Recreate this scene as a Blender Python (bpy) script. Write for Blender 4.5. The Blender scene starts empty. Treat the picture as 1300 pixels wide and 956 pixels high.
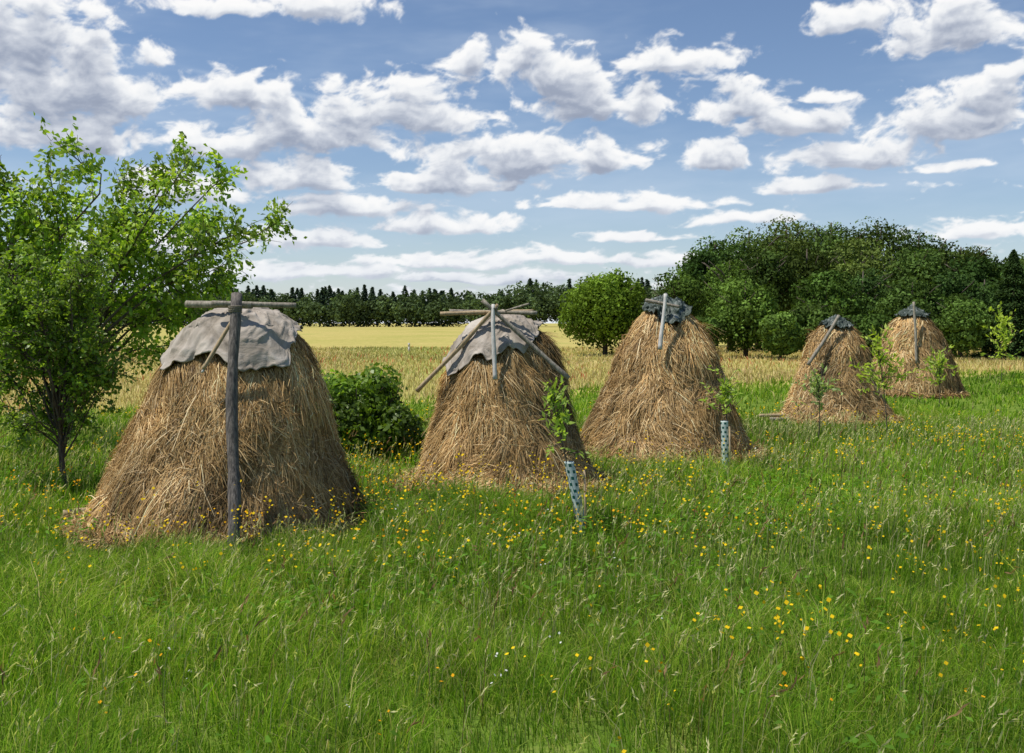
import bpy, math
import numpy as np
from mathutils import Vector

scene = bpy.context.scene
R = np.random.default_rng
TAU = 2*math.pi

# ------------------------------------------------------------------ helpers
def link(o):
    scene.collection.objects.link(o); return o

def make_mesh(name, V, polys, col=None, mats=(), smooth=False, midx=None):
    me = bpy.data.meshes.new(name)
    V = np.asarray(V, dtype=np.float32).reshape(-1, 3)
    me.vertices.add(len(V)); me.vertices.foreach_set('co', V.ravel())
    polys = [np.asarray(p, dtype=np.int32) for p in polys if len(p)]
    loops = np.concatenate([p.ravel() for p in polys])
    tot = np.concatenate([np.full(len(p), p.shape[1], dtype=np.int32) for p in polys])
    start = np.concatenate([[0], np.cumsum(tot)[:-1]]).astype(np.int32)
    me.loops.add(len(loops)); me.loops.foreach_set('vertex_index', loops)
    me.polygons.add(len(tot))
    me.polygons.foreach_set('loop_start', start)
    me.polygons.foreach_set('loop_total', tot)
    if smooth:
        me.polygons.foreach_set('use_smooth', np.ones(len(tot), dtype=bool))
    for m in mats: me.materials.append(m)
    if midx is not None:
        me.polygons.foreach_set('material_index', np.asarray(midx, dtype=np.int32))
    me.update(calc_edges=True)
    if col is not None:
        a = me.color_attributes.new('Col', 'FLOAT_COLOR', 'POINT')
        c = np.ones((len(V), 4), dtype=np.float32); c[:, :col.shape[1]] = col
        a.data.foreach_set('color', c.ravel())
    return link(bpy.data.objects.new(name, me))

def group(name, loc, children):
    e = bpy.data.objects.new(name, None); e.location = loc; link(e)
    for c in children:
        c.parent = e
        c.location = (-loc[0], -loc[1], -loc[2])
    return e

def unit(a):
    return a/np.maximum(np.linalg.norm(a, axis=-1, keepdims=True), 1e-9)

def wav(p, seed, freq, n=10):
    r = R(seed); k = p.shape[-1]
    out = np.zeros(p.shape[:-1])
    for i in range(n):
        d = r.normal(size=k); d /= np.linalg.norm(d)
        f = freq*r.uniform(.5, 1.8)
        out += np.sin((p*d*f).sum(-1)+r.uniform(0, TAU))
    return out/math.sqrt(n)*1.1

def perlin(x, y, seed):
    r = R(seed); g = r.uniform(0, TAU, (256, 256)); gx, gy = np.cos(g), np.sin(g)
    xi = np.floor(x).astype(int); yi = np.floor(y).astype(int); xf = x-xi; yf = y-yi
    u = xf*xf*xf*(xf*(xf*6-15)+10); v = yf*yf*yf*(yf*(yf*6-15)+10)
    def d(i, j):
        a = (xi+i) & 255; b = (yi+j) & 255
        return gx[a, b]*(xf-i)+gy[a, b]*(yf-j)
    return ((d(0, 0)*(1-u)+d(1, 0)*u)*(1-v)+(d(0, 1)*(1-u)+d(1, 1)*u)*v)*1.5

def fbm2(x, y, seed, octs=7, gain=.52, billow=0.):
    o = 0; a = 1; s = 0
    for i in range(octs):
        n = perlin(x, y, seed+i)
        if billow: n = n*(1-billow)+billow*(1-2.4*np.abs(n))*.8
        o = o+a*n; s += a; a *= gain
        x, y = x*1.93*.96+y*1.93*.28+7.1, y*1.93*.96-x*1.93*.28+3.3
    return o/s*1.6

def leaves(c, a, nrm, L, W, col, fold=.15):
    n = len(c); a = unit(a); s = unit(np.cross(a, nrm)); nn = unit(np.cross(s, a))
    L = np.broadcast_to(L, (n,))[:, None]; W = np.broadcast_to(W, (n,))[:, None]
    V = np.empty((n, 4, 3))
    V[:, 0] = c-a*L*.5; V[:, 1] = c+s*W*.5+nn*W*fold-a*L*.08
    V[:, 2] = c+a*L*.5-nn*L*.1; V[:, 3] = c-s*W*.5+nn*W*fold-a*L*.08
    F = np.arange(n*4).reshape(n, 4)
    C = np.repeat(col[:, None, :], 4, 1)
    return V.reshape(-1, 3), F, C.reshape(-1, 3)

def tubes(paths, seg=7):
    Vs, Qs, Ts, off = [], [], [], 0
    for P, r in paths:
        P = np.asarray(P, float); r = np.asarray(r, float); k = len(P)
        T = unit(np.gradient(P, axis=0))
        ref = np.array([0, 0, 1.]) if abs(T[0][2]) < .8 else np.array([1., 0, 0])
        A = unit(np.cross(T, ref)); B = np.cross(T, A)
        th = np.arange(seg)/seg*TAU
        ring = P[:, None]+r[:, None, None]*(A[:, None]*np.cos(th)[None, :, None]+B[:, None]*np.sin(th)[None, :, None])
        Vs.append(ring.reshape(-1, 3))
        i = np.arange(k-1)[:, None]*seg; j = np.arange(seg)[None]; j2 = (j+1) % seg
        Qs.append(np.stack([i+j, i+j2, i+seg+j2, i+seg+j], -1).reshape(-1, 4)+off)
        Vs.append(np.array([P[0], P[-1]])); c0 = off+k*seg
        jj = np.arange(seg); j2 = (jj+1) % seg; base = off+(k-1)*seg
        Ts.append(np.stack([np.full(seg, c0), off+j2, off+jj], -1)); Ts.append(np.stack([np.full(seg, c0+1), base+jj, base+j2], -1))
        off += k*seg+2
    return np.concatenate(Vs), np.concatenate(Qs), np.concatenate(Ts)

# ------------------------------------------------------------------ materials
def nodes(name):
    m = bpy.data.materials.new(name); m.use_nodes = True
    nt = m.node_tree; nt.nodes.clear()
    out = nt.nodes.new('ShaderNodeOutputMaterial')
    return m, nt, out

def N(nt, t, **kw):
    n = nt.nodes.new(t)
    for k, v in kw.items():
        if k.startswith('i_'): n.inputs[k[2:].replace('_', ' ')].default_value = v
        else: setattr(n, k, v)
    return n

def foliage_mat(name, transl=.35, tint=(1.25, 1.35, .6), gloss=0.):
    m, nt, out = nodes(name); L = nt.links.new
    a = N(nt, 'ShaderNodeAttribute', attribute_name='Col')
    p = N(nt, 'ShaderNodeBsdfDiffuse')
    t = N(nt, 'ShaderNodeBsdfTranslucent')
    mul = N(nt, 'ShaderNodeVectorMath', operation='MULTIPLY'); mul.inputs[1].default_value = tint
    mx = N(nt, 'ShaderNodeMixShader'); mx.inputs[0].default_value = transl
    L(a.outputs['Color'], p.inputs['Color']); L(a.outputs['Color'], mul.inputs[0])
    L(mul.outputs[0], t.inputs['Color'])
    L(p.outputs[0], mx.inputs[1]); L(t.outputs[0], mx.inputs[2]); last = mx.outputs[0]
    if gloss:
        g = N(nt, 'ShaderNodeBsdfGlossy', i_Roughness=.42); g.inputs['Color'].default_value = (1, 1, 1, 1)
        m2 = N(nt, 'ShaderNodeMixShader'); m2.inputs[0].default_value = gloss
        L(last, m2.inputs[1]); L(g.outputs[0], m2.inputs[2]); last = m2.outputs[0]
    L(last, out.inputs[0])
    return m

def ramp(nt, stops, interp='LINEAR'):
    r = nt.nodes.new('ShaderNodeValToRGB'); cr = r.color_ramp; cr.interpolation = interp
    while len(cr.elements) > 1: cr.elements.remove(cr.elements[-1])
    cr.elements[0].position = stops[0][0]; cr.elements[0].color = (*stops[0][1], 1)
    for p, c in stops[1:]:
        e = cr.elements.new(p); e.color = (*c, 1)
    return r

def noise_mat(name, stops, scale=(1, 1, 1), nscale=8, detail=6, rough=.8, bump=.3, bdist=.02, dist=0., spec=.2):
    m, nt, out = nodes(name); L = nt.links.new
    tc = N(nt, 'ShaderNodeTexCoord'); mp = N(nt, 'ShaderNodeMapping'); mp.inputs['Scale'].default_value = scale
    L(tc.outputs['Object'], mp.inputs[0])
    n = N(nt, 'ShaderNodeTexNoise', i_Scale=nscale, i_Detail=detail, i_Roughness=.65, i_Distortion=dist)
    L(mp.outputs[0], n.inputs['Vector'])
    r = ramp(nt, stops); L(n.outputs['Fac'], r.inputs[0])
    p = N(nt, 'ShaderNodeBsdfPrincipled', i_Roughness=rough)
    p.inputs['Specular IOR Level'].default_value = spec
    L(r.outputs[0], p.inputs['Base Color'])
    b = N(nt, 'ShaderNodeBump', i_Strength=bump, i_Distance=bdist); L(n.outputs['Fac'], b.inputs['Height'])
    L(b.outputs[0], p.inputs['Normal']); L(p.outputs[0], out.inputs[0])
    return m

M_leaf = foliage_mat('leaf', .45, (1.35, 1.4, .55), .02)
M_forest = foliage_mat('forest_leaf', .25, (1.2, 1.25, .55))
M_grass = foliage_mat('grass_blade', .42, (1.2, 1.32, .5))
M_straw = foliage_mat('straw', .12, (1.1, 1.0, .8), .01)
M_flower = foliage_mat('petal', .3, (1.1, 1.0, .6))
M_bark = noise_mat('bark', [(.3, (.04, .032, .024)), (.7, (.16, .13, .1))], (1, 1, .25), 30, bump=.8)
M_wood_dark = noise_mat('weathered_wood_dark', [(.3, (.04, .037, .036)), (.48, (.12, .105, .095)), (.7, (.26, .225, .195))], (1, 1, .05), 42, bump=.9)
M_wood_grey = noise_mat('weathered_wood', [(.3, (.12, .1, .08)), (.55, (.30, .265, .21)), (.75, (.44, .39, .32))], (1, 1, .3), 30, bump=.7)
M_wood_tan = noise_mat('bare_wood', [(.3, (.24, .17, .1)), (.7, (.5, .39, .24))], (1, 1, .3), 25, bump=.5)
M_wood_pale = noise_mat('pale_wood', [(.3, (.42, .4, .37)), (.7, (.62, .6, .56))], (1, 1, .3), 20, bump=.4)
M_tarp = noise_mat('canvas_beige', [(.3, (.17, .145, .115)), (.42, (.30, .26, .215)), (.56, (.39, .345, .295)), (.7, (.48, .44, .385))], (1, 1, 1), 2.6, 10, .9, .9, .035, .8, .1)
M_tarp_green = noise_mat('canvas_green', [(.35, (.02, .034, .028)), (.52, (.045, .065, .052)), (.68, (.26, .28, .27))], (1, 1, 1), 6, 6, .6, .7, .03, .8, .4)
M_rope = noise_mat('rope', [(.3, (.12, .1, .07)), (.7, (.3, .26, .2))], (1, 1, 1), 60, bump=.6)
M_hay = noise_mat('hay_mass', [(.3, (.06, .036, .015)), (.5, (.16, .10, .042)), (.72, (.34, .22, .10))], (6, 6, 1.1), 5, 9, .9, 1.0, .05, 1.5)

# ------------------------------------------------------------------ ground (one sheet)
ES, EC = .62, 32.5
def edge_n(x, y): return y-ES*x-EC      # >0 : cereal field, <0 : meadow

def ground_mat():
    m, nt, out = nodes('ground'); L = nt.links.new
    geo = N(nt, 'ShaderNodeNewGeometry'); sep = N(nt, 'ShaderNodeSeparateXYZ'); L(geo.outputs['Position'], sep.inputs[0])
    def nz(scale, mscale=(1, 1, 1), detail=6, rough=.6):
        mp = N(nt, 'ShaderNodeMapping'); mp.inputs['Scale'].default_value = mscale
        L(geo.outputs['Position'], mp.inputs[0])
        n = N(nt, 'ShaderNodeTexNoise', i_Scale=scale, i_Detail=detail, i_Roughness=rough); L(mp.outputs[0], n.inputs['Vector']); return n
    g1 = nz(2.5, detail=5, rough=.75); r1 = ramp(nt, [(.3, (.055, .095, .016)), (.5, (.12, .19, .028)), (.72, (.25, .28, .07))]); L(g1.outputs['Fac'], r1.inputs[0])
    f1 = nz(.03, (1, .4, 1), 6, .7)
    r2 = ramp(nt, [(.3, (.29, .31, .08)), (.45, (.43, .38, .125)), (.56, (.49, .405, .15)), (.66, (.36, .36, .11)), (.8, (.48, .32, .16))]); L(f1.outputs['Fac'], r2.inputs[0])
    f2 = nz(1.2, (1, .3, 1), 6, .8); r3 = ramp(nt, [(.3, (.7, .74, .66)), (.7, (1.08, 1.06, 1.05))]); L(f2.outputs['Fac'], r3.inputs[0])
    mulc = N(nt, 'ShaderNodeMix', data_type='RGBA', blend_type='MULTIPLY'); mulc.inputs[0].default_value = 1
    L(r2.outputs[0], mulc.inputs[6]); L(r3.outputs[0], mulc.inputs[7])
    a = N(nt, 'ShaderNodeMath', operation='MULTIPLY_ADD'); a.inputs[1].default_value = -ES; L(sep.outputs[0], a.inputs[0]); L(sep.outputs[1], a.inputs[2])
    e = nz(.35, detail=3); b = N(nt, 'ShaderNodeMath', operation='MULTIPLY_ADD'); b.inputs[1].default_value = 5; L(e.outputs['Fac'], b.inputs[0]); L(a.outputs[0], b.inputs[2])
    mr = N(nt, 'ShaderNodeMapRange', interpolation_type='SMOOTHSTEP'); mr.inputs[1].default_value = EC+1; mr.inputs[2].default_value = EC+3; L(b.outputs[0], mr.inputs[0])
    mx = N(nt, 'ShaderNodeMix', data_type='RGBA'); L(mr.outputs[0], mx.inputs[0]); L(r1.outputs[0], mx.inputs[6]); L(mulc.outputs[2], mx.inputs[7])
    p = N(nt, 'ShaderNodeBsdfDiffuse'); L(mx.outputs[2], p.inputs['Color'])
    L(p.outputs[0], out.inputs[0]); return m
gx = np.concatenate([-np.geomspace(6000, 10, 24), np.linspace(-8, 8, 9), np.geomspace(10, 6000, 24)])
X, Y = np.meshgrid(gx, gx+20)
ng = len(gx)
ii, jj = np.meshgrid(np.arange(ng-1), np.arange(ng-1)); b0 = (jj*ng+ii).ravel()
make_mesh('ground', np.stack([X, Y, np.zeros_like(X)], -1).reshape(-1, 3), [np.stack([b0, b0+1, b0+ng+1, b0+ng], -1)], mats=[ground_mat()], smooth=True)

# ------------------------------------------------------------------ haystacks
class Stack:
    def __init__(s, cx, cy, prof, lean, ay, seed):
        s.c = np.array([cx, cy]); s.seed = seed; s.lean = lean; s.ay = ay
        p = np.array(prof, float)
        d = np.concatenate([[0], np.cumsum(np.hypot(*np.diff(p, axis=0).T))]); d /= d[-1]
        tt = np.linspace(0, 1, 200)
        rr = np.interp(tt, d, p[:, 0]); zz = np.interp(tt, d, p[:, 1])
        k = np.ones(13)/13
        rp = np.convolve(np.pad(rr, 6, mode='edge'), k, 'valid'); zp = np.convolve(np.pad(zz, 6, mode='edge'), k, 'valid')
        rp[-1] = 0; s.t, s.r, s.z = tt, np.minimum(rp, rr+.03), zp
        s.top = p[-1, 1]; s.rmax = p[0, 0]
    def S(s, th, t, off=0.):
        t = np.clip(t, 0, 1)
        r = np.interp(t, s.t, s.r); z = np.interp(t, s.t, s.z)
        q = np.stack([np.cos(th)*1.5, np.sin(th)*1.5, z*1.1], -1)
        m = 1+.035*wav(q, s.seed, 1.6)+.02*wav(q, s.seed+1, 5)+.014*wav(q, s.seed+2, 13)
        r = r*m+off
        k = z/s.top
        zz = z+.03*wav(q, s.seed+3, 3)*(t > .8)+off*np.clip((t-.75)*4, 0, 1)
        return np.stack([s.c[0]+s.lean*k+r*np.cos(th), s.c[1]+r*np.sin(th)*s.ay, zz], -1)
    def frame(s, th, t):
        P = s.S(th, t); Pt = s.S(th, np.minimum(t+.01, .999)); Ph = s.S(th+.01, t)
        dn = unit(P-Pt); ta = unit(Ph-P); n = unit(np.cross(ta, -dn)); return P, dn, ta, n

def straw_ribbons(P0, D, Nn, L, W, rng, col, droop=.25, lift=.03):
    n = len(P0)
    m = P0+D*L[:, None]*.5+Nn*(rng.uniform(.3, 1, n)*lift)[:, None]
    e = P0+D*L[:, None]+Nn*(rng.uniform(-.3, 1.2, n)*lift)[:, None]; e[:, 2] -= droop*L*rng.uniform(0, 1, n)
    S = unit(np.cross(D, Nn)+rng.normal(0, .35, (n, 3)))*W[:, None]*.5
    V = np.stack([P0-S, P0+S, m-S, m+S, e-S*.5, e+S*.5], 1)
    V[..., 2] = np.maximum(V[..., 2], .01)
    b = np.arange(n)[:, None]*6
    F = np.concatenate([b+[0, 1, 3, 2], b+[2, 3, 5, 4]])
    return V.reshape(-1, 3), F, np.repeat(col, 6, 0)

def straw_cols(n, rng, tone):
    pal = np.array([[.54, .365, .165], [.41, .262, .108], [.69, .51, .265], [.215, .13, .055], [.48, .295, .118], [.80, .64, .38]])
    c = pal[rng.choice(6, n, p=[.3, .25, .15, .14, .11, .05])]*rng.uniform(.75, 1.2, (n, 1))
    return np.clip(c*tone[:, None], 0, .88)

def build_stack(s, nst, w, tarps, poles, ties=()):
    rng = R(s.seed*7+1); kids = []
    nt_, nh = 90, 140
    th = np.arange(nh)/nh*TAU; t = np.linspace(0, 1, nt_)
    TH, T = np.meshgrid(th, t); V = s.S(TH, T, -.015); V[0, :, 2] = -.05
    i = np.arange(nt_-1)[:, None]*nh; j = np.arange(nh)[None]; j2 = (j+1) % nh
    F = np.stack([i+j, i+j2, i+nh+j2, i+nh+j], -1).reshape(-1, 4)
    kids.append(make_mesh('hay_mass', V.reshape(-1, 3), [F], mats=[M_hay], smooth=True))
    th = rng.uniform(0, TAU, nst*3)
    t = rng.uniform(0, 1, nst*3); r = np.interp(t, s.t, s.r)
    te_all = np.ones(len(t))
    for edge, *_ in tarps:
        e = np.array(edge, float); te_all = np.minimum(te_all, np.interp(np.degrees(th), e[:, 0], e[:, 1], period=360))
    keep = (rng.uniform(0, s.rmax, len(t)) < r+.08) & ((np.sin(th) < .35) | (rng.uniform(0, 1, len(t)) < .3)) & (t < te_all+.015)
    t, th = t[keep][:nst], th[keep][:nst]; n = len(t)
    P, dn, ta, nn = s.frame(th, t)
    q = np.stack([np.cos(th), np.sin(th), t*2.2], -1)
    ang = .42*wav(q, s.seed+9, 6)+rng.normal(0, .34, n)
    near = te_all[keep][:nst]-t < .1
    wild = (rng.uniform(0, 1, n) < .09) & ~near; ang[wild] += rng.normal(0, 1.1, wild.sum())
    ang = np.where(near, np.clip(ang, -.8, .8), ang)
    D = dn*np.cos(ang)[:, None]+ta*np.sin(ang)[:, None]
    Ln = rng.gamma(4, .05, n)+.07; Ln[wild] *= .7
    tone = np.clip(1+.24*wav(q, s.seed+10, 4)+.22*wav(q*[1, 1, .45], s.seed+11, 16), .4, 1.5)
    P = P+nn*rng.uniform(-.02, .03, n)[:, None]
    lift = np.where(wild, .075, .024)
    V, F, C = straw_ribbons(P, D, nn, Ln, rng.uniform(.5, 1.1, n)*w, rng, straw_cols(n, rng, tone), .2, lift)
    m = nst//8; th = rng.uniform(0, TAU, m); rr = s.rmax*rng.normal(.99, .035, m)
    P = np.stack([s.c[0]+rr*np.cos(th), s.c[1]+rr*np.sin(th)*s.ay, rng.uniform(.0, .16, m)*np.clip(1.3-rr/s.rmax*.3, .2, 1)], -1)
    a2 = th+rng.normal(0, 1.2, m); D = np.stack([np.cos(a2), np.sin(a2), rng.normal(-.1, .25, m)], -1)
    V2, F2, C2 = straw_ribbons(P, unit(D), np.tile([0, 0, 1.], (m, 1)), rng.uniform(.1, .28, m), rng.uniform(.6, 1.2, m)*w, rng, straw_cols(m, rng, np.full(m, .85)))
    kids.append(make_mesh('straw', np.concatenate([V, V2]), [np.concatenate([F, F2+len(V)])], col=np.concatenate([C, C2]), mats=[M_straw]))
    for k, (edge, mat, off, wr) in enumerate(tarps):
        e = np.array(edge, float); ha, ta_ = 300, 64
        th = np.linspace(0, TAU, ha, endpoint=False); deg = np.degrees(th)
        te = np.interp(deg, e[:, 0], e[:, 1], period=360)
        cth = np.stack([np.cos(th), np.sin(th)], -1)
        te = te+.009*wav(cth, s.seed+30+k, 8)+.005*wav(cth, s.seed+31+k, 28)
        u = np.linspace(0, 1, ta_)
        T = te[None]+(1-te[None])*u[:, None]; TH = np.tile(th, (ta_, 1))
        q = np.stack([np.cos(TH)*(1-u[:, None]*.7), np.sin(TH)*(1-u[:, None]*.7), T*2], -1)
        fold = np.clip(1-np.abs(wav(q*[1, 1, .35], s.seed+40+k, 9)), 0, 1)**2
        cre = np.clip(1-1.3*np.abs(wav(q+.15*fold[..., None], s.seed+41+k, 13)), 0, 1)**3
        cre2 = np.clip(1-1.3*np.abs(wav(q, s.seed+44+k, 27)), 0, 1)**2
        o = off+wr*(.75*fold+.6*cre+.22*cre2)
        flare = .03*np.exp(-u[:, None]*10)*(1+wav(cth, s.seed+42, 13))
        V = s.S(TH, T, 0)
        P_, dn_, ta2, nn_ = s.frame(TH.ravel(), T.ravel()); nn_ = nn_.reshape(V.shape)
        nn_ = unit(nn_+[0, 0, .15]); nn_[-3:] = [0, 0, 1]
        V = V+nn_*(o+flare)[..., None]
        i = np.arange(ta_-1)[:, None]*ha; j = np.arange(ha)[None]; j2 = (j+1) % ha
        F = np.stack([i+j, i+j2, i+ha+j2, i+ha+j], -1).reshape(-1, 4)
        ob = make_mesh('cover_cloth', V.reshape(-1, 3), [F], mats=[mat], smooth=True)
        sm = ob.modifiers.new('thick', 'SOLIDIFY'); sm.thickness = .01; sm.offset = 1
        kids.append(ob)
    for nm, p0, p1, r0, r1, mat in poles:
        p0, p1 = np.array(p0, float), np.array(p1, float); k = 16
        u = np.linspace(0, 1, k)[:, None]; P = p0+(p1-p0)*u
        Lp = np.linalg.norm(p1-p0)
        P = P+np.stack([wav(u*Lp, rng.integers(999), 2.5), wav(u*Lp, rng.integers(999), 2.5), np.zeros(k)], -1)*.013
        rad = (r0+(r1-r0)*u[:, 0])*(1+.08*wav(u*Lp, rng.integers(999), 8))
        V, Q, T3 = tubes([(P, rad)], 9)
        kids.append(make_mesh(nm, V, [Q, T3], mats=[mat]))
    for c, r, hgt in ties:
        a = np.linspace(0, TAU*4, 60)
        P = np.stack([c[0]+r*np.cos(a), c[1]+r*np.sin(a), c[2]+hgt*(a/a[-1]-.5)], -1)
        V, Q, T3 = tubes([(P, np.full(60, .008))], 5); kids.append(make_mesh('rope_tie', V, [Q, T3], mats=[M_rope]))
    return group('haystack', (s.c[0], s.c[1], 0), kids)

stacks = [
 Stack(-3.45, 12.05, [(1.6, 0), (1.35, .55), (1.11, 1.17), (.92, 1.7), (.77, 2.05), (.62, 2.3), (.38, 2.48), (0, 2.53)], .24, .97, 11),
 Stack(-.12, 14.85, [(1.42, 0), (1.17, .41), (.96, 1.1), (.83, 1.7), (.67, 2.1), (.42, 2.36), (.21, 2.46), (0, 2.5)], -.02, .97, 22),
 Stack(2.8, 18.05, [(1.58, 0), (1.24, .84), (.95, 1.41), (.78, 1.97), (.48, 2.44), (.23, 2.72), (0, 2.8)], -.06, .97, 33),
 Stack(7.84, 24.3, [(1.38, 0), (1.04, .68), (.84, 1.25), (.62, 1.9), (.34, 2.3), (0, 2.48)], -.02, .97, 44),
 Stack(13.35, 33.2, [(1.42, 0), (1.2, 1.0), (1.02, 1.5), (.77, 2.14), (.42, 2.62), (0, 2.88)], -.15, .97, 55)]

# angle: 270=front, 0=right, 180=left
build_stack(stacks[0], 74000, .0088,
  [([(0, .76), (60, .78), (150, .72), (175, .68), (195, .645), (212, .615), (228, .64), (245, .67), (262, .68), (272, .65), (290, .625), (308, .62), (320, .635), (328, .70), (345, .76)], M_tarp, .04, .035)],
  [('upright_stake', (-2.87, 10.3, -.1), (-3.05, 11.06, 2.72), .068, .058, M_wood_dark),
   ('top_beam', (-3.78, 11.7, 2.62), (-2.98, 11.5, 2.60), .043, .036, M_wood_grey),
   ('top_beam_2', (-3.4, 11.42, 2.62), (-2.5, 11.6, 2.6), .036, .03, M_wood_grey),
   ('hanging_stick', (-3.1, 11.12, 2.42), (-3.36, 10.95, 1.9), .02, .024, M_wood_tan),
   ('hanging_stick_2', (-3.25, 11.02, 2.1), (-3.36, 10.9, 1.86), .018, .014, M_wood_pale),
   ('base_log', (-5.28, 11.8, .16), (-4.5, 12.1, .2), .045, .05, M_wood_tan),
   ('base_log_2', (-5.18, 11.6, .09), (-4.4, 11.9, .12), .04, .05, M_wood_grey)],
  ties=[((-3.035, 11.02, 2.55), .07, .07)])
build_stack(stacks[1], 58000, .0098,
  [([(0, .84), (90, .8), (140, .74), (165, .66), (190, .605), (212, .57), (228, .60), (240, .66), (255, .64), (266, .69), (275, .71), (290, .69), (305, .72), (330, .8)], M_tarp, .04, .035)],
  [('top_plank', (-1.02, 14.3, 2.53), (.3, 14.4, 2.57), .03, .028, M_wood_tan),
   ('top_plank_2', (-.9, 14.45, 2.57), (.36, 14.25, 2.54), .026, .03, M_wood_grey),
   ('hanging_board', (-.25, 14.08, 2.66), (-.24, 13.88, 1.62), .026, .034, M_wood_pale),
   ('leaning_pole', (-.42, 14.08, 2.72), (.8, 14.1, 1.62), .03, .036, M_wood_grey),
   ('leaning_pole_2', (-.2, 14.25, 2.66), (-1.34, 14.45, 1.42), .028, .034, M_wood_tan),
   ('short_stick', (-.1, 14.28, 2.57), (.25, 14.13, 2.67), .016, .014, M_wood_grey)],
  ties=[((-.25, 14.1, 2.58), .045, .06)])
build_stack(stacks[2], 46000, .0125,
  [([(0, .88), (60, .86), (120, .86), (180, .87), (225, .85), (250, .82), (270, .775), (285, .765), (300, .81), (330, .86)], M_tarp_green, .04, .07)],
  [('hanging_board', (2.63, 17.35, 2.9), (2.54, 17.12, 1.95), .03, .038, M_wood_pale),
   ('top_stick', (2.35, 17.6, 2.8), (2.9, 17.45, 2.68), .03, .026, M_wood_grey)])
build_stack(stacks[3], 28000, .016,
  [([(0, .88), (90, .88), (180, .88), (220, .85), (270, .82), (310, .85)], M_tarp_green, .04, .06)],
  [('leaning_pole', (7.72, 23.75, 2.58), (6.95, 23.55, 1.42), .035, .045, M_wood_grey),
   ('base_plank', (5.9, 23.9, .2), (7.1, 24.2, .18), .04, .05, M_wood_tan),
   ('base_plank_2', (6.1, 23.7, .13), (7.2, 23.9, .13), .045, .045, M_wood_grey)])
build_stack(stacks[4], 24000, .021,
  [([(0, .84), (90, .84), (180, .84), (225, .82), (270, .82), (310, .84)], M_tarp_green, .05, .07)],
  [('hanging_board', (12.95, 32.4, 3.08), (12.93, 32.1, 1.1), .04, .045, M_wood_grey)])

# ------------------------------------------------------------------ meadow grass
def in_stack(x, y, k=.93):
    m = np.zeros(len(x), bool)
    for s in stacks:
        m |= ((x-s.c[0])**2+((y-s.c[1])/s.ay)**2) < (s.rmax*k)**2
    return m
def near_stack(x, y, w=.55):
    g = np.zeros(len(x))
    for s in stacks:
        d = np.hypot(x-s.c[0], (y-s.c[1])/s.ay)-s.rmax
        g = np.maximum(g, np.exp(-np.maximum(d, 0)/w))
    return g

def scatter(rng, n, d0, d1, side=.58, power=1.):
    u = rng.uniform(0, 1, n); d = (d0**2+(d1**2-d0**2)*u**power)**.5
    x = rng.uniform(-1, 1, n)*(d*side+1.2)
    return x, d

rng_b = R(5)
def blades(x, y, z0, h, w, lean, az, croot, ctip):
    n = len(x)
    f = rng_b.uniform(0, TAU, n)
    S = np.stack([np.cos(f), np.sin(f)*.6, np.zeros(n)], -1)*w[:, None]*.5
    A = np.stack([np.cos(az), np.sin(az), np.zeros(n)], -1)
    P0 = np.stack([x, y, z0], -1); up = np.array([0, 0, 1.])
    M = P0+up*(h*.55)[:, None]+A*(h*lean*.25)[:, None]
    T = P0+up*(h*(1-.35*lean))[:, None]+A*(h*lean*.85)[:, None]
    V = np.stack([P0-S, P0+S, M-S*.85, M+S*.85, T], 1)
    b = np.arange(n)[:, None]*5
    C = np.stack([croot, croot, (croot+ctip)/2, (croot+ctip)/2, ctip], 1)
    return V.reshape(-1, 3), b+[0, 1, 3, 2], b+[2, 3, 4], C.reshape(-1, 3)

def grass_set(n, d0, d1, wk, hk, seed):
    rng = R(seed); x, y = scatter(rng, n, d0, d1)
    k = ~in_stack(x, y) & (edge_n(x, y)+1.5*wav(np.stack([x, y], -1), 3, .5) < 1)
    x, y = x[k], y[k]; n = len(x)
    q = np.stack([x, y], -1)
    patch = wav(q, 71, .9); fine = wav(q, 72, 3.5); tuft = wav(q, 75, 9)
    h = hk*np.clip(.25+.10*patch+.07*fine+.05*tuft, .07, .62)*rng.uniform(.45, 1.5, n)
    strip = np.exp(-((y-(10.5+1.35*(x-2.2)))/2.6)**2)*(x > 1.5)
    h *= (1-.45*strip)*(1-.6*near_stack(x, y))
    w = wk*rng.uniform(.5, 1.3, n)*(.5+y/16)
    lean = np.clip(rng.gamma(2.2, .32, n)+.2*patch, .05, 1.9)
    az = rng.normal(-.6, 1.4, n)+patch*.8+1.4*fine
    pal = np.array([[.185, .335, .026], [.265, .41, .042], [.12, .245, .022], [.36, .44, .075], [.52, .46, .21], [.085, .17, .026]])
    dry = np.clip(.5+.6*wav(q, 74, .5)+.35*wav(q, 78, 2.2), 0, 1.4)
    ps = rng.choice(6, n, p=[.32, .26, .19, .11, .04, .08])
    sw = rng.uniform(0, 1, n) < .16*dry; ps[sw] = rng.choice([3, 4], sw.sum(), p=[.65, .35])
    ct = pal[ps]*rng.uniform(.8, 1.25, (n, 1))*(1+.2*wav(q, 73, .7)[:, None]*np.array([1.2, 1, .6]))*(1+.14*tuft[:, None])
    ct = ct*(1+.15*strip[:, None])
    ct = np.clip(ct, .01, .75)
    return blades(x, y, np.zeros(n), h, w, lean, az, ct*.65, ct)  # darker roots paint shade into the gaps between blades

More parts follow.
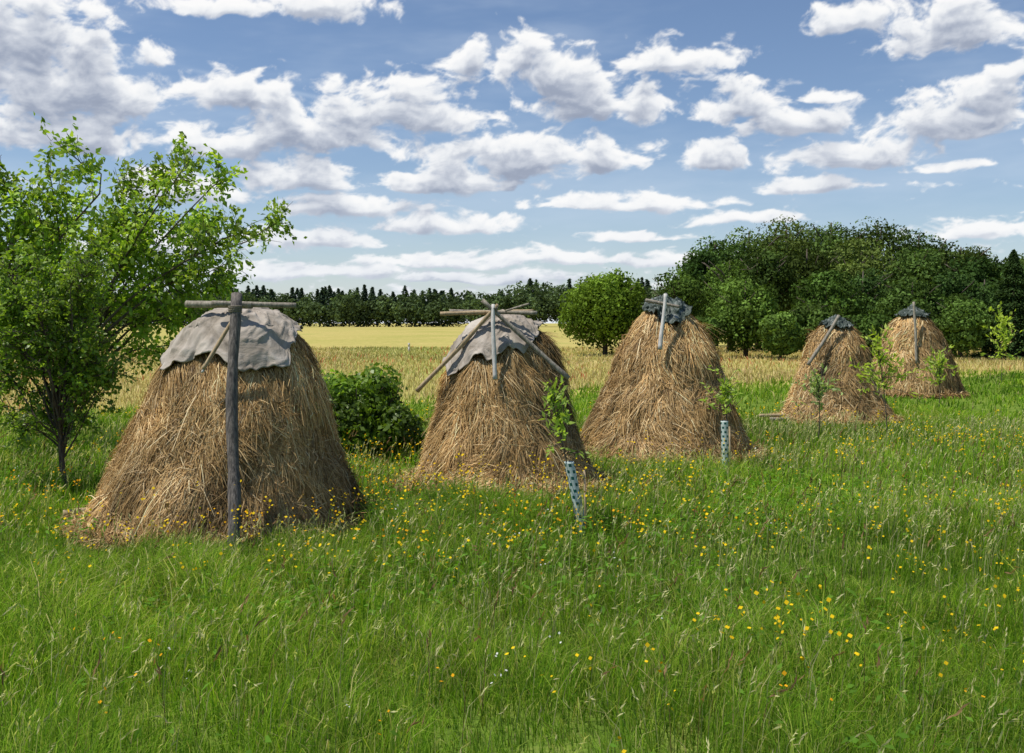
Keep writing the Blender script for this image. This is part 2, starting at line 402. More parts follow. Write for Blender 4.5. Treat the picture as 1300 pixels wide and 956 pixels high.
def merge(parts):
    Vs, Q, T, C, off = [], [], [], [], 0
    for V, q, t, c in parts:
        Vs.append(V); Q.append(q+off); T.append(t+off); C.append(c); off += len(V)
    return np.concatenate(Vs), np.concatenate(Q), np.concatenate(T), np.concatenate(C)
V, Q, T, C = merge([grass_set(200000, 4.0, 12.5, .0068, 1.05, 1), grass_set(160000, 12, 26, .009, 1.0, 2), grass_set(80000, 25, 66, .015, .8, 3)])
make_mesh('meadow_grass', V, [Q, T], col=C, mats=[M_grass])

# cereal field stalks
rng = R(8); n = 120000
d = 22+(95-22)*rng.uniform(0, 1, n)**1.3; x = rng.uniform(-1, 1, n)*(d*.6+2); y = d
k = (edge_n(x, y)+1.5*wav(np.stack([x, y], -1), 3, .5) > .2); x, y = x[k], y[k]; n = len(x); q = np.stack([x, y], -1)
h = rng.uniform(.12, .36, n); w = .011*rng.uniform(.7, 1.4, n)*(y/18)
pal = np.array([[.56, .46, .17], [.66, .53, .24], [.46, .44, .13], [.29, .35, .09], [.60, .40, .21]])
ct = pal[rng.choice(5, n, p=[.36, .24, .21, .08, .11])]*rng.uniform(.85, 1.15, (n, 1))*(1+.14*wav(q*[1, .6], 91, .35))[:, None]
grn = np.clip(wav(q*[1, .4], 94, .12), 0, 1)[:, None]; ct = ct*(1-grn*np.array([.2, .04, .2]))
pop = rng.uniform(0, 1, n) < .035*np.clip(.3+wav(q*[1, .5], 93, .25), 0, 2)
ct[pop] = [.6, .1, .06]; h[pop] += .1
ct = np.clip(ct, .01, .8)
V, Q, T, C = blades(x, y, np.zeros(n), h, w, rng.uniform(.1, .9, n), rng.uniform(0, TAU, n), ct*.9, ct)
make_mesh('cereal_field', V, [Q, T], col=C, mats=[M_straw])

def flowers(name, n, d0, d1, hr, size, colr, seed, clump=.0, side=.56, petals=8, xsel=None, pw=1.):
    rng = R(seed); x, y = scatter(rng, n*5, d0, d1, side, pw)
    q = np.stack([x, y], -1)
    k = ~in_stack(x, y, 1.0) & (edge_n(x, y) < -1) & (wav(q, seed, .8)*.6+rng.normal(0, .35, len(x)) > clump)
    if xsel: k &= xsel(x, y)
    x, y = x[k][:n], y[k][:n]; n = len(x)
    h = rng.uniform(*hr, n); az = rng.uniform(0, TAU, n); ln = rng.uniform(0, .35, n)
    cs = np.tile([.14, .22, .04], (n, 1))*rng.uniform(.7, 1.4, (n, 1))
    V, Q, T, C = blades(x, y, np.zeros(n), h, .004*(1+y/14), ln, az, cs, cs)
    tips = V.reshape(n, 5, 3)[:, 4]
    tops = np.concatenate([tips]+[tips+rng.normal(0, .035, (n, 3))-[0, 0, .05] for _ in range(2)]); m = len(tops)
    th = np.arange(petals)/petals*TAU
    sz = size*rng.uniform(.6, 1.2, m)*(.8+tops[:, 1]/30)
    nr = unit(rng.normal(0, .6, (m, 3))+[0, -.35, 1]); A = unit(np.cross(nr, [1, .2, 0])); B = np.cross(nr, A)
    rad = np.where(np.arange(petals) % 2 == 0, 1., .75)
    ring = tops[:, None]+sz[:, None, None]*rad[None, :, None]*(A[:, None]*np.cos(th)[None, :, None]+B[:, None]*np.sin(th)[None, :, None])
    F = np.arange(m*petals).reshape(m, petals); cc = np.array(colr)*rng.uniform(.75, 1.15, (m, 1))
    return make_mesh(name, np.concatenate([V, ring.reshape(-1, 3)]), [Q, T, F+len(V)], col=np.concatenate([C, np.repeat(cc, petals, 0)]), mats=[M_flower])
flowers('yellow_wildflowers', 1050, 5, 24, (.36, .66), .0125, (.85, .58, .02), 101, .3, pw=1.2)
flowers('orange_wildflowers', 300, 5, 18, (.36, .64), .0125, (.85, .42, .02), 102, .3)
flowers('white_wildflowers', 50, 5, 20, (.35, .5), .009, (.75, .75, .7), 103, .2)
flowers('yellow_wildflowers', 34, 6.2, 7.4, (.42, .58), .016, (.85, .58, .02), 105, -3, xsel=lambda x, y: (abs(x-1.7) < .5))
flowers('yellow_wildflowers', 280, 8, 13.5, (.40, .8), .013, (.85, .6, .02), 106, -3, xsel=lambda x, y: (x > -4.6) & (x < 2.6))

def seedstems(name, n, d0, d1, hr, colr, seed, headlen, headw):
    rng = R(seed); x, y = scatter(rng, n*2, d0, d1)
    k = ~in_stack(x, y, 1.0) & (edge_n(x, y) < -1) & (wav(np.stack([x, y], -1), seed+5, .9)*.6+rng.normal(0, .6, len(x)) > -.3)
    x, y = x[k][:n], y[k][:n]; n = len(x)
    h = rng.uniform(*hr, n)*(1-.35*near_stack(x, y)); az = rng.normal(-.3, 1.2, n); ln = rng.uniform(.1, .6, n)
    cs = np.array(colr)*rng.uniform(.6, 1.2, (n, 1))
    V, Q, T, C = blades(x, y, np.zeros(n), h, .004*(.8+y/14), ln, az, cs*.7, cs)
    top = V.reshape(n, 5, 3)[:, 4]; mid = V.reshape(n, 5, 3)[:, 3]
    a = unit(top-mid)
    off = len(V); out = [V]; ff = [Q]; cc = [C]
    for j in range(4):
        c = top-a*headlen*(j*.22-.1)+rng.normal(0, headw*.4, (n, 3))
        v, f, c2 = leaves(c, a+rng.normal(0, .35, (n, 3)), rng.normal(0, 1, (n, 3)), headlen*.5, headw*(.8+y/25), cs*1.15)
        out.append(v); ff.append(f+off); off += len(v); cc.append(c2)
    return make_mesh(name, np.concatenate(out), [np.concatenate(ff), T], col=np.concatenate(cc), mats=[M_grass])
seedstems('grass_seed_heads', 8500, 4.5, 22, (.30, .60), (.54, .51, .27), 201, .10, .009)
seedstems('dock_stems', 520, 5, 18, (.45, .85), (.24, .15, .08), 202, .13, .013)
rng = R(210); x, y = scatter(rng, 26000, 4, 17); k = ~in_stack(x, y) & (edge_n(x, y) < 0); x, y = x[k], y[k]
k = wav(np.stack([x, y], -1), 77, 1.1)+rng.normal(0, .4, len(x)) > .2; x, y = x[k], y[k]; n = len(x)
V, F, C = leaves(np.stack([x, y, rng.uniform(.08, .32, n)], -1), rng.normal(0, 1, (n, 3))*[1, 1, .5], rng.normal(0, .5, (n, 3))+[0, 0, 1], rng.uniform(.05, .11, n), rng.uniform(.02, .04, n), np.array([.12, .24, .03])*rng.uniform(.7, 1.4, (n, 1)))
make_mesh('meadow_herbs', V, [F], col=C, mats=[M_grass])

# ------------------------------------------------------------------ detailed trees
def limb_path(rng, a, b, sag=.12, k=9, jit=.06):
    a, b = np.array(a, float), np.array(b, float); L = np.linalg.norm(b-a)
    u = np.linspace(0, 1, k)[:, None]
    P = a+(b-a)*u
    P[:, 2] += (np.sin(u[:, 0]*math.pi)*sag*L)
    P += np.sin(u*math.pi)*wav(u*3, int(rng.integers(1e6)), 2)[:, None]*rng.normal(0, jit*L, 3)
    return P

def leafy_tree(name, base, fork, targets, r0, seed, leaf, nper, cols, sec=(.5, 1.0), dens=1., twig=.32):
    rng = R(seed); base = np.array(base, float); fork = np.array(fork, float)
    paths = []; k = 10; u = np.linspace(0, 1, k)[:, None]
    tr = base+(fork-base)*u; tr += np.sin(u*math.pi)*rng.normal(0, .03, 3)
    rad = r0*(1.15-.45*u[:, 0]); rad[0] *= 1.35
    tr[0, 2] -= .1
    paths.append((tr, rad)); LP, LD, LT = [], [], []
    H = fork[2]
    for tg in targets:
        tg = np.array(tg, float)
        s = np.clip(rng.normal(.9 if tg[2] > H*1.8 else .65, .1), .45, 1); a = base+(fork-base)*s
        P = limb_path(rng, a, tg, rng.uniform(.05, .2), 11)
        L = np.linalg.norm(tg-a); lr = np.linspace(r0*.42*min(1, L/3+.3), .006, 11)
        paths.append((P, lr)); tdir = unit(np.gradient(P, axis=0))
        tone = rng.uniform(.75, 1.25)
        ns = int(L*5.5*dens)+3
        for _ in range(ns):
            v = rng.uniform(.28, 1)**.8; i = min(int(v*10), 10); p = P[i]+(P[min(i+1, 10)]-P[i])*rng.uniform()
            d = unit(tdir[i]*.7+rng.normal(0, .65, 3)+[0, 0, .1]); Ls = rng.uniform(*sec)*(1.15-.55*v)
            Q = limb_path(rng, p, p+d*Ls, rng.uniform(-.12, .1), 5, .08)
            paths.append((Q, np.linspace(max(lr[i]*.45, .006), .003, 5)))
            for __ in range(int(4+Ls*6)):
                w = rng.uniform(.15, 1); q = p+(Q[-1]-p)*w
                d2 = unit(d*.6+rng.normal(0, .7, 3)+[0, 0, .0]); Lt = rng.uniform(.4, 1)*twig
                m = rng.poisson(nper)
                if m == 0: continue
                uu = rng.uniform(0.1, 1.05, m)[:, None]
                LP.append(q+d2*Lt*uu+rng.normal(0, leaf*.45, (m, 3))-[0, 0, .03]); LD.append(d2+rng.normal(0, .7, (m, 3))-[0, 0, .35])
                LT.append(np.full(m, tone*rng.uniform(.8, 1.2)))
                if rng.uniform() < .3: paths.append((np.stack([q, q+d2*Lt*.5, q+d2*Lt]), np.array([.005, .004, .002])))
    LP = np.concatenate(LP); LD = np.concatenate(LD); LT = np.concatenate(LT)
    k = LP[:, 2] > .25; LP, LD, LT = LP[k], LD[k], LT[k]; n = len(LP)
    V, Q, T3 = tubes(paths, 5)
    ob = [make_mesh('trunk_and_limbs', V, [Q, T3], mats=[M_bark], smooth=True)]
    c = np.array(cols)[rng.integers(0, len(cols), n)]*(LT*rng.uniform(.8, 1.2, n))[:, None]
    Lf = leaf*rng.uniform(.65, 1.3, n)
    V, F, C = leaves(LP, LD, rng.normal(0, .7, (n, 3))+[0, -.2, .8], Lf, Lf*.6, c)
    ob.append(make_mesh('leaves', V, [F], col=C, mats=[M_leaf]))
    print(name, 'leaves', n)
    return group(name, tuple(base), ob)

G1 = [(.22, .35, .04), (.30, .44, .05), (.16, .27, .03), (.37, .48, .07)]
G2 = [(.20, .32, .04), (.27, .39, .05), (.15, .25, .03)]
T1 = [(-9.4, 4.7), (-8.9, 5.0), (-8.3, 4.75), (-7.8, 5.0), (-7.2, 5.2), (-6.75, 5.35), (-6.1, 5.25), (-5.5, 5.15), (-5.0, 4.95), (-4.75, 4.5),
      (-4.7, 3.9), (-4.95, 3.45), (-5.5, 3.1), (-6.1, 2.6), (-6.5, 2.0), (-6.9, 3.1), (-9.6, 4.0), (-10.2, 3.4), (-8.6, 4.2), (-7.4, 4.5), (-6.4, 4.3),
      (-9.9, 2.6), (-8.9, 3.3), (-10.4, 4.4), (-9.9, 4.8), (-6.6, 3.7), (-7.8, 3.6), (-9.2, 2.2), (-7.2, 2.4), (-8.0, 4.4), (-5.6, 4.2)]
rt = R(61)
leafy_tree('cherry_tree', (-7.98, 18.0, 0), (-7.9, 18.0, 1.7), [(x, 18+rt.normal(0, .95), z) for x, z in T1], .085, 301, .115, 4.9, G1, (.45, .95), .88, .36)
rt = R(62); T2 = []
while len(T2) < 38:
    p = rt.uniform(-1, 1, 3)
    if .35 < np.linalg.norm(p) < 1: T2.append((-6.5+p[0]*1.1, 14+p[1]*.9, 2.15+p[2]*1.35))
leafy_tree('plum_tree', (-6.22, 14.0, 0), (-6.3, 14.0, 1.0), T2, .045, 302, .065, 6.6, G2, (.28, .6), 1.3, .24)

def crown(rng, c, rad, nl, n, size, base, lobe=(.28, .45), up=.3, lo=None, inner=.15, tonevar=.3):
    c = np.array(c, float); rad = np.array(rad, float)
    D = unit(rng.normal(0, 1, (nl, 3))); D[:, 2] = D[:, 2]*.9+.08
    cen = c+D*rad*rng.uniform(.45, .78, (nl, 1)); lr = rng.uniform(*lobe, nl)*rad.min()**.5*rad.max()**.5
    tone = np.clip(rng.normal(1, tonevar*.6, nl), .5, 1.6)
    k = rng.integers(0, nl, n)
    dd = unit(rng.normal(0, 1, (n, 3))+[0, 0, up])
    ra = lr[k]*(1-.28*rng.uniform(0, 1, n)**2+.12*rng.normal(0, 1, n)*(rng.uniform(0, 1, n) < .4))
    P = cen[k]+dd*ra[:, None]*[1, 1, .85]
    ni = int(n*inner); P[:ni] = c+unit(rng.normal(0, 1, (ni, 3)))*rad*(rng.uniform(0, .72, (ni, 1)))
    t = tone[k]*rng.uniform(.72, 1.28, n)*(1+.12*wav(P, 5, 2.2/max(rad.max()/3, .3)))
    nr = dd+rng.normal(0, .55, (n, 3))
    if lo is not None:
        P[:, 2] = np.maximum(P[:, 2], lo+rng.uniform(0, .3, n)*size)
    sz = size*rng.uniform(.6, 1.35, n)
    return leaves(P, unit(np.cross(nr, rng.normal(0, 1, (n, 3)))), nr, sz, sz*.65, np.array(base)*t[:, None], .1)

def crown_tree(name, x, y, h, r, seed, n=7000, size=.3, base=(.05, .09, .02), low=.12, nl=26):
    rng = R(seed); zb = h*low; cz = (h+zb)/2; rz = (h-zb)/2*.88
    V, F, C = crown(rng, (x, y, cz), (r*.85, r*.85, rz), nl, n, size, base, (.24, .44), lo=.15, tonevar=.6)
    paths = [(np.array([[x, y, -.1], [x+.05, y, h*.3], [x, y+.1, h*.6], [x, y, h*.85]]), np.array([h*.03, h*.024, h*.015, h*.005]))]
    for i in range(9):
        a = rng.uniform(0, TAU); z0 = rng.uniform(.2, .6)*h; e = np.array([x+math.cos(a)*r*.7, y+math.sin(a)*r*.7, min(z0+h*.25, h*.9)])
        paths.append((limb_path(rng, (x, y, z0), e, .05, 5), np.linspace(h*.01, h*.003, 5)))
    return (V, F, C), tubes(paths, 6)

def tree_obj(name, *a, **k):
    (V, F, C), (v2, q2, t2) = crown_tree(name, *a, **k)
    return group(name, (a[0], a[1], 0), [make_mesh('crown', V, [F], col=C, mats=[M_forest]), make_mesh('trunk_and_limbs', v2, [q2, t2], mats=[M_bark], smooth=True)])

rng = R(400); bush = []
for c, rad, nl, n in [((-2.75, 17.6, .85), (.95, .8, .84), 26, 9500), ((-2.1, 17.4, .55), (.62, .6, .58), 16, 4500), ((-3.2, 17.9, .8), (.6, .6, .8), 14, 3500), ((-1.6, 17.7, .28), (.45, .5, .3), 8, 1500)]:
    bush.append(crown(rng, c, rad, nl, n, .095, (.14, .225, .03), (.22, .54), lo=.03, tonevar=.6))
V, F, C, o = [], [], [], 0
for a, b, c in bush: V.append(a); F.append(b+o); C.append(c); o += len(a)
V2, Q2, T2_ = tubes([(limb_path(rng, (-2.7, 17.6, -.05), (-2.7+math.cos(a)*.8, 17.6+math.sin(a)*.6, 1.3), .05, 6), np.linspace(.03, .006, 6)) for a in np.linspace(0, 6, 11)], 5)
group('elder_bush', (-2.62, 17.6, 0), [make_mesh('foliage', np.concatenate(V), [np.concatenate(F)], col=np.concatenate(C), mats=[M_leaf]), make_mesh('stems', V2, [Q2, T2_], mats=[M_bark])])

# ------------------------------------------------------------------ saplings and tree guards
M_guard = noise_mat('guard_plastic', [(.3, (.42, .5, .48)), (.7, (.6, .68, .66))], (1, 1, 1), 6, bump=.05, rough=.5)
M_guard_dark = noise_mat('guard_mesh_holes', [(.3, (.01, .07, .06)), (.7, (.02, .13, .1))], (1, 1, 1), 6, bump=.05, rough=.5)
def sapling(x, y, h, seed, spread=.25, lean=(0, 0), leaf=.085, col=None, guard=None, crown_from=.5, shoots=22):
    rng = R(seed); k = 9; u = np.linspace(0, 1, k)
    top = np.array([x+lean[0], y+lean[1], h])
    st = np.array([x, y, -.05])+(top-[x, y, 0])*u[:, None]; st[:, 0] += np.sin(u*math.pi)*.04
    paths = [(st, np.linspace(.014, .005, k))]; LP, LD = [], []
    for i in range(shoots):
        v = rng.uniform(crown_from, 1); p = st[0]+(top-st[0])*v; p[0] += math.sin(v*math.pi)*.04
        d = unit(rng.normal(0, .75, 3)+[0, 0, .8]); L = spread*rng.uniform(.5, 1.4)*(1.3-v*.5)
        paths.append((np.stack([p, p+d*L*.5, p+d*L]), np.array([.006, .005, .003])))
        m = rng.integers(8, 14); LP.append(p+d*L*rng.uniform(.1, 1.15, m)[:, None]+rng.normal(0, .035, (m, 3))); LD.append(d+rng.normal(0, .5, (m, 3)))
    LP = np.concatenate(LP); LD = np.concatenate(LD); n = len(LP)
    c = np.array(col or (.34, .46, .08))*rng.uniform(.75, 1.3, (n, 1)); lf = leaf*rng.uniform(.7, 1.3, n)
    V, F, C = leaves(LP, LD, rng.normal(0, 1, (n, 3))+[-.3, -.3, .8], lf, lf*.38, c)
    v2, q2, t2 = tubes(paths, 5)
    group('young_tree', (x, y, 0), [make_mesh('leaves', V, [F], col=C, mats=[M_leaf]), make_mesh('stem', v2, [q2, t2], mats=[M_bark])])
    if guard:
        gh, gr, gl = guard; nh, nz = 20, 48
        th = np.arange(nh)/nh*TAU; z = np.linspace(0, gh, nz)
        TH, Z = np.meshgrid(th, z); V = np.stack([x+.02+gr*np.cos(TH)+gl*(Z-gh*.3), y+gr*np.sin(TH), Z], -1).reshape(-1, 3)
        i = np.arange(nz-1)[:, None]; j = np.arange(nh)[None]; j2 = (j+1) % nh
        F = np.stack([i*nh+j, i*nh+j2, (i+1)*nh+j2, (i+1)*nh+j], -1).reshape(-1, 4)
        I, J = np.broadcast_arrays(i, j)
        dark = ((I % 4 < 2) & ((J+(I//4 % 2)*2) % 4 < 2)).ravel()
        g = make_mesh('mesh_sleeve', V, [F], mats=[M_guard, M_guard_dark], midx=dark.astype(int), smooth=True)
        g.modifiers.new('t', 'SOLIDIFY').thickness = .004
        sv, sq, st3 = tubes([(np.array([[x+.09, y-.07, -.1], [x+.09-.02, y-.07, gh*.9]]), np.array([.014, .014]))], 6)
        group('tree_guard', (x, y, 0), [g, make_mesh('support_stick', sv, [sq, st3], mats=[M_wood_tan])])
sapling(.74, 11.3, 1.60, 501, .25, (-.3, 0), .095, guard=(.84, .055, -.2), crown_from=.6)
sapling(3.42, 16.2, 1.62, 502, .30, (0, 0), .10, guard=(.82, .06, -.03), crown_from=.58)
sapling(5.93, 19.5, 1.34, 503, .42, (0, 0), .11, (.36, .45, .17), crown_from=.6, shoots=24)
sapling(7.55, 20.2, 1.95, 504, .55, (-.2, 0), .125, (.44, .54, .08), crown_from=.52, shoots=34)
sapling(11.8, 27.8, 1.45, 505, .55, (0, 0), .14, (.38, .48, .08), crown_from=.45, shoots=30)
sapling(18.1, 37.2, 2.45, 506, .7, (0, 0), .18, (.44, .54, .08), crown_from=.45, shoots=34)

v, q, t = tubes([(np.array([[-8.2, 80, 0], [-8.2, 80, .55]]), np.array([.07, .07])), (np.array([[-8.2, 80, .55], [-8.2, 80, .8]]), np.array([.09, .085]))], 8)
make_mesh('field_marker_post', v, [q, t], mats=[M_wood_pale])

# ------------------------------------------------------------------ trees right
tree_obj('round_tree', 6.75, 73, 6.9, 4.1, 601, n=18000, size=.25, base=(.12, .19, .025), low=-.14, nl=54)
front = [
 (13.2, 80, 7.2, 3.0, (.085, .14, .028)), (18.2, 84, 9.0, 3.3, (.10, .165, .033)), (15.8, 68, 6.2, 3.0, (.11, .18, .036)), (19.4, 66, 4.2, 1.8, (.12, .19, .045)),
 (22.6, 72, 6.8, 3.1, (.08, .14, .03)), (26.2, 75, 7.4, 3.1, (.06, .108, .03)), (27.5, 69, 6.1, 2.7, (.09, .15, .036)), (31.2, 71, 6.8, 2.9, (.06, .108, .03)),
 (17.2, 64.5, 3.5, 1.7, (.13, .21, .045)), (29.4, 66, 4.6, 2.1, (.095, .16, .035)), (23.0, 65, 3.5, 2.3, (.085, .15, .033)), (34.8, 74, 6.6, 2.7, (.07, .125, .033)), (37.5, 70, 7.0, 2.9, (.06, .11, .03)), (41.5, 72, 7.8, 3.2, (.06, .108, .03)), (12.6, 67, 3.2, 1.9, (.09, .15, .033))]
for i, (x, y, h, r, b) in enumerate(front):
    tree_obj('deciduous_tree', x, y, h, r, 620+i, n=9500, size=.24, base=b, low=-.1, nl=42)
Vs, Fs, Cs, TV, TQ, TT, o, o2 = [], [], [], [], [], [], 0, 0
back = [(18.5, 96, 9.8, 4.0), (21.0, 104, 12.8, 4.4), (25.0, 106, 14.2, 4.8), (29.5, 108, 15.2, 4.8), (34.0, 107, 15.4, 4.9), (38.5, 106, 15.0, 4.7), (42.5, 105, 13.6, 4.4), (46, 103, 12.0, 4.0),
        (22.0, 90, 9.8, 3.8), (27, 92, 10.8, 4.0), (32, 92, 11.2, 4.0), (36.5, 91, 10.4, 3.8), (40.5, 88, 9.2, 3.5), (44.5, 86, 8.2, 3.5), (50, 98, 10.2, 4.2), (56, 98, 10.2, 4.3), (62, 96, 10.4, 4.5), (48.5, 82, 8.0, 3.3), (54, 78, 8.2, 3.5), (31.5, 120, 16.2, 5.2), (37, 122, 16.4, 5.2),
        (50, 108, 11.2, 4.6), (56, 110, 11.0, 4.6), (62, 112, 11.4, 4.9), (68, 108, 11.5, 5), (46, 112, 12.6, 4.8)]
for i, (x, y, h, r) in enumerate(back):
    rr = R(680+i); b = np.array([.068, .118, .03])*rr.uniform(.7, 1.45)*[rr.uniform(.85, 1.3), 1, 1]
    (V, F, C), (v2, q2, t2) = crown_tree('', x, y, h, r, 700+i, n=8500, size=.32, base=b, low=.04, nl=46)
    Vs.append(V); Fs.append(F+o); Cs.append(C); o += len(V); TV.append(v2); TQ.append(q2+o2); TT.append(t2+o2); o2 += len(v2)
group('forest', (35, 100, 0), [make_mesh('crowns', np.concatenate(Vs), [np.concatenate(Fs)], col=np.concatenate(Cs), mats=[M_forest]),
      make_mesh('trunks', np.concatenate(TV), [np.concatenate(TQ), np.concatenate(TT)], mats=[M_bark])])

def conifer(rng, x, y, h, r, n, size, base, pw=1.25):
    u = rng.uniform(0, 1, n)**pw; z = h*(.04+.96*u); a = rng.uniform(0, TAU, n)
    tier = 1+.16*np.sin(z/h*TAU*9+rng.uniform(0, 6))
    ra = r*(1-u)**.8*tier*np.sqrt(rng.uniform(.25, 1, n))*(1+.15*np.sin(a*3+z))
    P = np.stack([x+ra*np.cos(a), y+ra*np.sin(a), z-ra*.18], -1)
    d = np.stack([np.cos(a), np.sin(a), np.full(n, -.25)], -1)
    s = size*rng.uniform(.6, 1.3, n)
    return leaves(P, d+rng.normal(0, .3, (n, 3)), rng.normal(0, .5, (n, 3))+[0, 0, 1]+d*.5, s, s*.5, np.array(base)*rng.uniform(.6, 1.4, (n, 1)))
rng = R(77)
for (x, y, h, r) in [(33.2, 66.5, 7.2, 2.3), (35.6, 68, 6.5, 2.1), (20.6, 64.0, 3.6, 1.2)]:
    V, F, C = conifer(rng, x, y, h, r, 9000, .28, (.05, .088, .028) if h > 4 else (.12, .18, .045))
    v, q, t = tubes([(np.array([[x, y, -.1], [x, y, h*.95]]), np.array([h*.02, .02]))], 6)
    group('spruce_tree', (x, y, 0), [make_mesh('needles', V, [F], col=C, mats=[M_forest]), make_mesh('trunk', v, [q, t], mats=[M_bark])])

# ------------------------------------------------------------------ distant tree line
rng = R(88); Vs, Fs, Cs, o = [], [], [], 0
for row in range(4):
    x = -460.
    while x < 520:
        y = 600+row*12+rng.normal(0, 3); b = x/y
        conif = row > 0 and ((b < -.06 and rng.uniform() < .5) or rng.uniform() < .12)
        hh = 25.0+1.6*math.sin(x*.03)+1.5*math.sin(x*.011+1)+(4 if b > 0 else 0)+rng.normal(0, 1.0)
        if conif:
            A = conifer(rng, x, y, hh*rng.uniform(.9, 1.0), rng.uniform(5.2, 7.5), 380, 2.4, (.06, .092, .06), .8); step = rng.uniform(3.5, 6)  # bluish needle colour has distance haze painted in
        else:
            r = rng.uniform(5.5, 9); hh *= rng.uniform(.62, .88) if row == 0 else rng.uniform(.88, 1)
            bc = np.array([.10, .145, .06])*rng.uniform(.65, 1.3)  # haze painted into the crown colour too, as a lighter bluish green
            A = crown(rng, (x, y, hh*.47), (r*.95, r*.9, hh*.5), 18, 480, 1.9, bc, (.3, .45), lo=.3); step = rng.uniform(5, 8)
        V, F, C = A; Vs.append(V); Fs.append(F+o); Cs.append(C); o += len(V); x += step
make_mesh('distant_treeline', np.concatenate(Vs), [np.concatenate(Fs)], col=np.concatenate(Cs), mats=[M_forest])

# ------------------------------------------------------------------ cloud banks on a large sky dome section
cat = [(45,45,118,58),(105,112,125,38),(85,165,135,34),(395,6,100,20),(195,70,30,16),(310,118,95,28),(490,132,105,36),(560,150,55,24),(390,165,105,32),(300,180,85,26),(665,70,42,32),(715,92,72,30),(850,74,88,20),
 (590,75,32,20),(765,128,90,32),(1205,30,95,40),(1080,20,52,22),(945,130,58,30),(1010,152,72,22),(660,198,145,34),(560,232,110,18),(760,200,60,24),(1085,195,115,24),(910,200,50,17),(1200,150,100,30),
 (1255,122,55,26),(1200,210,50,10),(1030,236,100,11),(375,222,72,24),(440,262,100,17),(570,285,95,12),(390,300,115,13),(950,278,80,9),(790,258,120,13),(1240,292,75,14),(700,325,160,12),(400,345,160,12),(810,298,60,8),(600,352,160,10),(1290,90,40,12),
 (230,240,95,22),(200,310,120,18),(-60,90,90,40),(-120,220,120,30),(1380,60,80,30),(1400,180,90,30),(1430,290,120,16),(560,330,120,10),(880,330,90,9),(1040,120,30,10),(280,10,60,12)]
dA, dE = .056, .053
A1 = np.arange(-46, 46, dA); E1 = np.arange(-1.0, 25.5, dE)
AA, EE = np.meshgrid(A1, E1)
NX = AA*.21; NY = EE*.34+2.2*(1-np.exp(-np.maximum(EE, 0)/4.5))
wx = fbm2(NX*.9, NY*.9, 11, 4)*.35; wy = fbm2(NX*.9+40, NY*.9, 21, 4)*.3
bil = fbm2(NX*1.9+wx, NY*1.7+wy, 31, 7, .56, .6)
fin = fbm2(NX*2.0+wx+50, NY*2.0+wy, 51, 7, .6)
B = np.full(AA.shape, 9.)
Aw = AA+wx*2.2; Ew = EE+wy*1.0
for px, py, rx, ry in cat:
    u_, v_ = (px-650)/1276, (410-py)/1276
    a = math.atan(u_); e = math.degrees(math.atan(v_*math.cos(a))); rxd = math.degrees(rx/1276*math.cos(a)**2)*1.03; ryd = math.degrees(ry/1276*math.cos(a))*1.08
    dy = (Ew-e+ryd*.25)/ryd; dy = np.where(dy < 0, dy*1.9, dy*.8)
    B = np.minimum(B, np.hypot((Aw-math.degrees(a))/rxd, dy))
field = np.maximum((1-B)*1.0, -1.1)
low = np.exp(-np.maximum(EE, 0)/4.8)
val = field+.55*bil+.62*fin-.03
val = np.maximum(val, (-.8+.88*low)+.5*bil+.75*fin)
def sst(x, a, b):
    t = np.clip((x-a)/(b-a), 0, 1); return t*t*(3-2*t)
alpha = sst(val, -.04, .46)
dens = np.clip(val, 0, 1.0)
k = int(1.7/dE); cs = np.cumsum(np.vstack([dens, np.zeros((k, dens.shape[1]))]), 0)
depth = (cs[k:k+len(E1)]-cs[:len(E1)])/k
k2 = int(.3/dE); up = np.vstack([val[k2:], np.repeat(val[-1:], k2, 0)])
rim = np.clip((val-up)*1.3, -.5, .5)
bright = 1.06*np.exp(-1.15*depth)+.20*rim+.08*fin
bright = np.clip(bright, 0, 1)
stops = np.array([0, .35, .6, .8, 1.]); cc = np.array([[.22, .26, .36], [.35, .40, .51], [.60, .64, .72], [.86, .88, .91], [.97, .97, .97]])
COL = np.stack([np.interp(bright, stops, cc[:, i]) for i in range(3)], -1)
veil = sst(fbm2(AA*.05+EE*.05, EE*.22-AA*.02, 81, 6, .6), -.35, .9)*.30
trail = np.exp(-((EE-(17.6+(AA+9)*.28))/.09)**2)*sst(AA, -11, -9)*sst(-AA, 0, 3)*.45+np.exp(-((EE-(13.9+(AA+20)*-.16))/.12)**2)*sst(AA, -19, -16)*sst(-AA, 9, 12)*.3
haze = .55*np.exp(-np.maximum(EE, 0)/3.2)
va = 1-(1-veil)*(1-np.clip(trail, 0, 1))*(1-haze)
VC = np.array([.64, .74, .87])
ao = alpha+va*(1-alpha)
COL = (COL*alpha[..., None]+VC*(va*(1-alpha))[..., None])/np.maximum(ao, 1e-4)[..., None]
hz = (.4*np.exp(-np.maximum(EE, 0)/3.0))[..., None]; COL = COL*(1-hz)+np.array([.68, .76, .86])*hz
fade = sst(46-np.abs(AA), 0, 5)*sst(25.4-EE, 0, 2.0)
ao = ao*fade
ar, er = np.radians(AA), np.radians(EE); RD = 5200.
V = np.stack([np.sin(ar)*np.cos(er), np.cos(ar)*np.cos(er), np.sin(er)], -1)*RD
nx = len(A1); i, j = np.meshgrid(np.arange(nx-1), np.arange(len(E1)-1)); b0 = (j*nx+i).ravel()
m, nt, out = nodes('cloud_sky'); L = nt.links.new
a = N(nt, 'ShaderNodeAttribute', attribute_name='Col'); em = N(nt, 'ShaderNodeEmission'); tr = N(nt, 'ShaderNodeBsdfTransparent'); mx = N(nt, 'ShaderNodeMixShader')
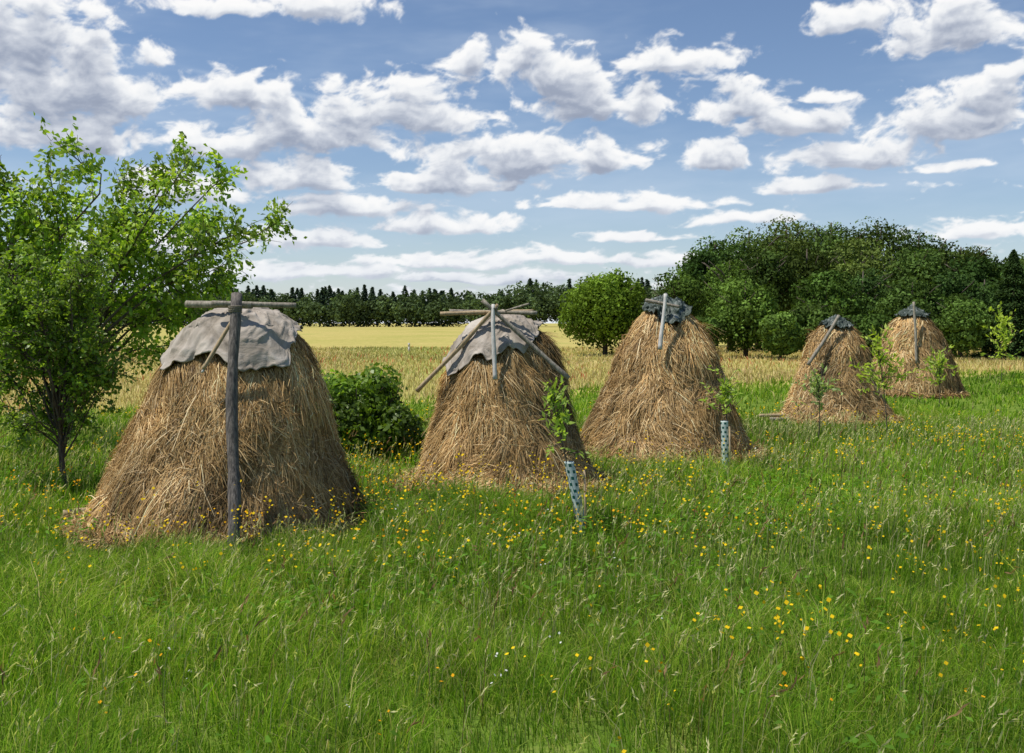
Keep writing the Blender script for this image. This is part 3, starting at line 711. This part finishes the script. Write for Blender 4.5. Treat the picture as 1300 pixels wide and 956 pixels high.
L(a.outputs['Color'], em.inputs[0]); L(a.outputs['Alpha'], mx.inputs[0]); L(tr.outputs[0], mx.inputs[1]); L(em.outputs[0], mx.inputs[2]); L(mx.outputs[0], out.inputs[0])
try: m.cycles.emission_sampling = 'NONE'
except Exception as ex: print(ex)
make_mesh('sky', V.reshape(-1, 3), [np.stack([b0, b0+1, b0+nx+1, b0+nx], -1)], col=np.concatenate([COL, ao[..., None]], -1).reshape(-1, 4), mats=[m])

# ------------------------------------------------------------------ world sky
sdir = Vector((-.42, -.10, .90)).normalized()
w = bpy.data.worlds.new('World'); scene.world = w; w.use_nodes = True
nt = w.node_tree; nt.nodes.clear(); L = nt.links.new
sky = N(nt, 'ShaderNodeTexSky', sky_type='NISHITA', sun_disc=False)
sky.sun_elevation = math.asin(sdir.z); sky.sun_rotation = math.atan2(sdir.x, sdir.y) % TAU
sky.air_density = 1.0; sky.dust_density = .3; sky.ozone_density = 2.8
tint = N(nt, 'ShaderNodeVectorMath', operation='MULTIPLY'); tint.inputs[1].default_value = (1.0, 1.0, 1.05); L(sky.outputs[0], tint.inputs[0])
bg1 = N(nt, 'ShaderNodeBackground', i_Strength=.105); L(tint.outputs[0], bg1.inputs[0])
wo = N(nt, 'ShaderNodeOutputWorld'); L(bg1.outputs[0], wo.inputs[0])

sun = bpy.data.lights.new('sun', 'SUN'); sun.energy = 5.0; sun.angle = math.radians(.5); sun.color = (1, .95, .86)
so = link(bpy.data.objects.new('sun', sun)); so.rotation_euler = sdir.to_track_quat('Z', 'Y').to_euler(); so.location = (0, 0, 30)

# ------------------------------------------------------------------ camera
cam = bpy.data.cameras.new('camera'); cam.sensor_width = 36; cam.lens = 1276/1300*36
cam.shift_y = -68/1300; cam.clip_start = .1; cam.clip_end = 12000
co = link(bpy.data.objects.new('camera', cam)); co.location = (0, 0, 2.4); co.rotation_euler = (math.radians(90), 0, 0)
scene.camera = co
scene.view_settings.view_transform = 'Standard'; scene.view_settings.look = 'None'; scene.view_settings.exposure = 0
